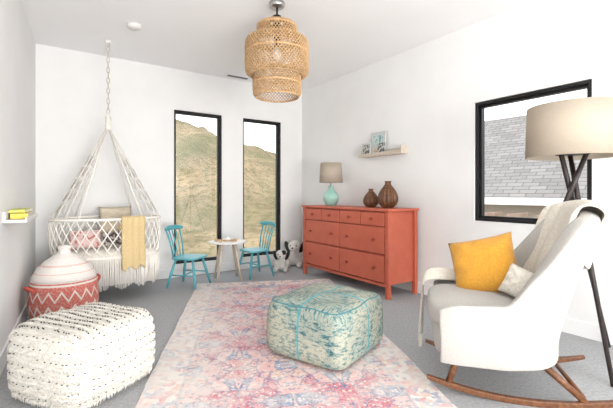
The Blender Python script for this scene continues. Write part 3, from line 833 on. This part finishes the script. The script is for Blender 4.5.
# ------------------------------------------------------------------ left wall shelf
wl = Lc+ld*(1.44); inn = Vector((cos(LANG-pi/2), sin(LANG-pi/2), 0))
ls = thing('wall_ledge', 'white picture ledge on the wall', 'shelf', (wl.x, wl.y, 0.925), LANG)
G().box((0, -0.065, 0.009), (0.70, 0.128, 0.018)).build('shelf_board', WHITEP, ls, smooth=False, bevel=0.002)
G().box((0, -0.008, 0.045), (0.70, 0.014, 0.055)).build('back_rail', WHITEP, ls, smooth=False, bevel=0.002)
G().box((0, -0.124, 0.025), (0.70, 0.010, 0.016)).build('front_lip', WHITEP, ls, smooth=False, bevel=0.002)
def LW(x, d, z): 
    al = Vector((cos(LANG), sin(LANG), 0)); p = wl+al*x+inn*d; return (p.x, p.y, z)
book('picture_book', LW(-0.02, 0.067, 0.944), LANG+0.04, 0.48, 0.095, 0.038, YELC, 'yellow picture book lying on the wall ledge', 0, flat=True, grp='picture books on the wall ledge')
book('picture_book', LW(-0.03, 0.067, 0.983), LANG-0.04, 0.38, 0.09, 0.024, GRNC, 'green and yellow picture book lying on the wall ledge', 0, flat=True, grp='picture books on the wall ledge')

# ------------------------------------------------------------------ rocking armchair
CX, CY = 1.20, 2.28
crot = math.atan2(0.96, 0.28)
rc = thing('rocking_chair', 'light grey upholstered rocking armchair with walnut rockers', 'armchair', (CX, CY, 0), crot)
def CW(x, y, z):
    X = Vector((cos(crot), sin(crot), 0)); Y = Vector((-sin(crot), cos(crot), 0))
    return Vector((CX, CY, 0))+X*x+Y*y+Vector((0, 0, z))
ZS = 0.21
def shell(s, tz):
    A_ = abs(s); sg = 1 if s >= 0 else -1
    if A_ > 0.5: x = 0.318*sg; y = 0.0+(A_-0.5)/0.5*0.39
    else:
        ph = A_/0.5*pi/2; x = 0.318*sg*sin(ph)**0.8; y = -0.18*cos(ph)**0.75
    b1 = sm((0.61-A_)/0.29)
    htop = 0.515+0.495*b1+0.012*sm(1-(A_-0.5)/0.5)-0.07*min(A_, 0.45)**2/0.2*b1
    w = max(0, min(1, 1-(y+0.18)/0.34)); w = sm(w)
    z = ZS+tz*(htop-ZS)
    x *= 1-0.18*tz*b1
    y -= (0.28*max(0, z-0.34)+0.08*max(0, z-0.34)**2)*w
    x += 0.03*sin(pi*tz)*sg*(1-b1)
    if A_ > 0.86: z -= ((A_-0.86)/0.14)**2*0.04*tz; x -= sg*((A_-0.86)/0.14)**2*0.02
    return Vector((x, y, z))
g = G().grid(lambda u, v: shell(u*2-1, v), 72, 14)
g.build('back_and_arms', BOUCLE, rc, solid=0.105, sub=2)
G().sell((0, 0.11, 0.285), (0.62, 0.62, 0.17), 7, 12).build('seat_base', BOUCLE, rc)
G().sell((0, 0.14, 0.42), (0.565, 0.62, 0.17), 4.5, 14, fn=lambda q: (q.x, q.y, q.z+0.016*(1-(q.x/0.3)**2))).build('seat_cushion', BOUCLE, rc)
def rz_(y): yy = y+0.02; return 0.016+1.7-sqrt(1.7**2-yy**2)
for sx in (-1, 1):
    g = G()
    n = 30
    vs = []
    for i in range(n+1):
        y = -0.50+0.96*i/n; z = rz_(y); w = 0.015; hh = 0.016*(0.6+0.4*min(1, min(i, n-i)/4))
        for (dx, dz) in ((-w, -hh), (w, -hh), (w, hh), (-w, hh)): vs.append((sx*0.27+dx, y, z+dz))
    fs = [(i*4+k, i*4+(k+1) % 4, (i+1)*4+(k+1) % 4, (i+1)*4+k) for i in range(n) for k in range(4)]+[(3, 2, 1, 0), (n*4, n*4+1, n*4+2, n*4+3)]
    g.add(vs, fs).build('rocker', WALNUT, rc, smooth=False, bevel=0.005)
    G().tube([(sx*0.235, 0.28, 0.25), (sx*0.27, 0.35, rz_(0.35))], [0.021, 0.016], 12).build('leg', WALNUT, rc)
    G().tube([(sx*0.235, -0.08, 0.25), (sx*0.27, -0.32, rz_(-0.32))], [0.021, 0.016], 12).build('leg', WALNUT, rc)
G().tube([(-0.255, 0.315, 0.16), (0.255, 0.315, 0.16)], 0.012, 10).build('crossbar', WALNUT, rc)
G().tube([(-0.265, -0.30, 0.075), (0.265, -0.30, 0.075)], 0.013, 10).build('crossbar', WALNUT, rc)

# cushions on chair
cushion('throw_pillow', CW(0.10, 0.11, 0.655), 0.40, 0.38, 0.18, -0.32, radians(-42), MUSTARD, 'mustard yellow square throw pillow on the rocking chair', ry=radians(-16))
cushion('throw_pillow', CW(-0.12, -0.06, 0.600), 0.22, 0.18, 0.10, -0.35, radians(-48), THROW, 'small white throw pillow on the rocking chair', ry=radians(18))
def thr(u, v):
    s = -0.25+0.56*u
    wig = 0.016*noise.noise(Vector((u*6, v*5, 0)))+0.006*sin(u*30+v*4)
    OF = 0.072
    if v < 0.50:
        t = 0.28+0.72*v/0.50; p = shell(s, min(t, 1)); return p+Vector((0, OF+wig, 0))
    if v < 0.58:
        a = (v-0.50)/0.08*pi; p = shell(s, 1.0); return p+Vector((0, OF*cos(a)+wig*(1-2*(v-0.50)/0.08), 0.060*sin(a)))
    t = 1-(0.33+0.05*sin(u*7))*(v-0.58)/0.42; p = shell(s, t); return p+Vector((0, -OF-wig, 0))
o = G().grid(thr, 40, 54).build('throw_blanket', THROW, solid=0.012, loc=(CX, CY, 0), rot=crot, sub=1)
tag(o, 'cream knit throw draped over the rocking chair back', 'blanket')
# second blanket folded over the arm, hanging down in front of it
def thr2(u, v):
    cxx = 0.31; au = (u-0.5)*pi*1.05
    wv_ = 0.004*sin(u*16+v*3)
    hx_ = 0.076*sin(au); hz_ = 0.062*cos(au)
    if v < 0.45:
        k = v/0.45; y = 0.02+0.37*k; return Vector((cxx+hx_, y, 0.528+hz_+wv_))
    if v < 0.58:
        a = (v-0.45)/0.13*pi/2
        return Vector((cxx+hx_, 0.39+0.085*sin(a), 0.528+hz_*(1-0.55*(1-cos(a)))-0.05*(1-cos(a))+wv_))
    k = (v-0.58)/0.42
    z0 = 0.528+hz_*0.45-0.05
    return Vector((cxx+hx_*1.05+0.012*sin(k*6), 0.475+0.010*sin(u*16)*k+0.015*k, z0+(0.15-z0)*k))
g = G().grid(thr2, 30, 46)
o = thing('fringed_blanket', 'cream fringed blanket hanging over the rocking chair arm', 'blanket', (CX, CY, 0), crot)
g.build('blanket_cloth', THROW, o, solid=0.012)
g = G()
for i in range(24):
    p = thr2(i/23, 1); g.tube([p, p+Vector((random.uniform(-.006, .006), 0.004, -0.05)), p+Vector((random.uniform(-.01, .01), 0.006, -0.10))], [0.0045, 0.004, 0.003], 5)
g.build('fringe', THROW, o, merge=False, kind='stuff')

# ------------------------------------------------------------------ floor lamp
fx, fy = 1.82, 2.60
fl_ = thing('floor_lamp', 'black tripod floor lamp with beige linen drum shade', 'lamp', (fx, fy, 0))
G().lathe([(0.282, 1.365), (0.272, 1.71), (0.268, 1.71), (0.278, 1.365)], 72, closed=True).build('lamp_shade', LINEN, fl_)
zc = 1.16
for k, az in enumerate((radians(-100), radians(20), radians(140))):
    d = Vector((cos(az), sin(az), 0)); s_ = Vector((-sin(az), cos(az), 0))*0.022
    foot = d*0.41+s_; cross = s_+Vector((0, 0, zc)); topp = -d*0.085+s_+Vector((0, 0, zc+0.24))
    G().tube([foot, cross, topp], [0.012, 0.017, 0.015], 12).build('leg', BLACKW, fl_)
G().lathe([(0, zc+0.22), (0.10, zc+0.22), (0.10, zc+0.232), (0, zc+0.232)], 24).build('mounting_plate', METAL, fl_)
G().tube([(0, 0, zc+0.23), (0, 0, 1.655)], 0.008, 8).build('stem', METAL, fl_)
g = G()
for k in range(3):
    a = k*2*pi/3; g.tube([(0, 0, 1.655), (cos(a)*0.270, sin(a)*0.270, 1.702)], 0.003, 6)
g.build('shade_fitter', METAL, fl_)

# ------------------------------------------------------------------ lights
w = bpy.data.worlds.new('World'); SC.world = w; w.use_nodes = True
nt = w.node_tree; bg = nt.nodes['Background']
bg.inputs[0].default_value = (0.92, 0.96, 1.0, 1); bg.inputs[1].default_value = 2.1
def light(name, typ, loc, energy, color=(1, 1, 1), size=None, target=None, size_y=None):
    l = bpy.data.lights.new(name, typ); l.energy = energy; l.color = color
    o = bpy.data.objects.new(name, l); COL.objects.link(o); o.location = loc
    if typ == 'AREA': l.shape = 'RECTANGLE'; l.size = size; l.size_y = size_y or size
    if target is not None: o.rotation_euler = (Vector(target)-Vector(loc)).to_track_quat('-Z', 'Y').to_euler()
    return o
sun = light('sun', 'SUN', (0, 0, 20), 1.8, (1, 0.97, 0.92)); sun.data.angle = radians(1)
sun.rotation_euler = (U*0.7+Vector((0.9, 0, -0.9))).to_track_quat('-Z', 'Y').to_euler()
rp = (RL+RR)/2+U*0.12
light('rear_fill_light', 'AREA', (rp.x, rp.y, 1.3), 220, (1, 0.99, 0.975), 3.3, (rp.x+U.x*6, rp.y+U.y*6, 2.7), 2.1)  # added soft fill at the rear wall, which has no window opening
cp = Vector((1.35, -1.7, 0))
light('ceiling_bounce_fill', 'AREA', (cp.x, cp.y, 0.7), 155, (1, 0.99, 0.98), 2.4, (cp.x+U.x*2.4, cp.y+U.y*2.4, 2.77), 1.4)  # added unseen lamp behind the camera, aimed up to brighten the ceiling

# ------------------------------------------------------------------ camera
cam = bpy.data.cameras.new('camera'); co = bpy.data.objects.new('camera', cam); COL.objects.link(co)
co.location = (0, 0, EYE); co.rotation_euler = (pi/2, 0, 0)
cam.sensor_width = 36; cam.lens = 380/613*36; cam.shift_y = -11/613; cam.clip_start = 0.05; cam.clip_end = 500
SC.camera = co
SC.view_settings.view_transform = 'Standard'
SC.view_settings.exposure = 0.2
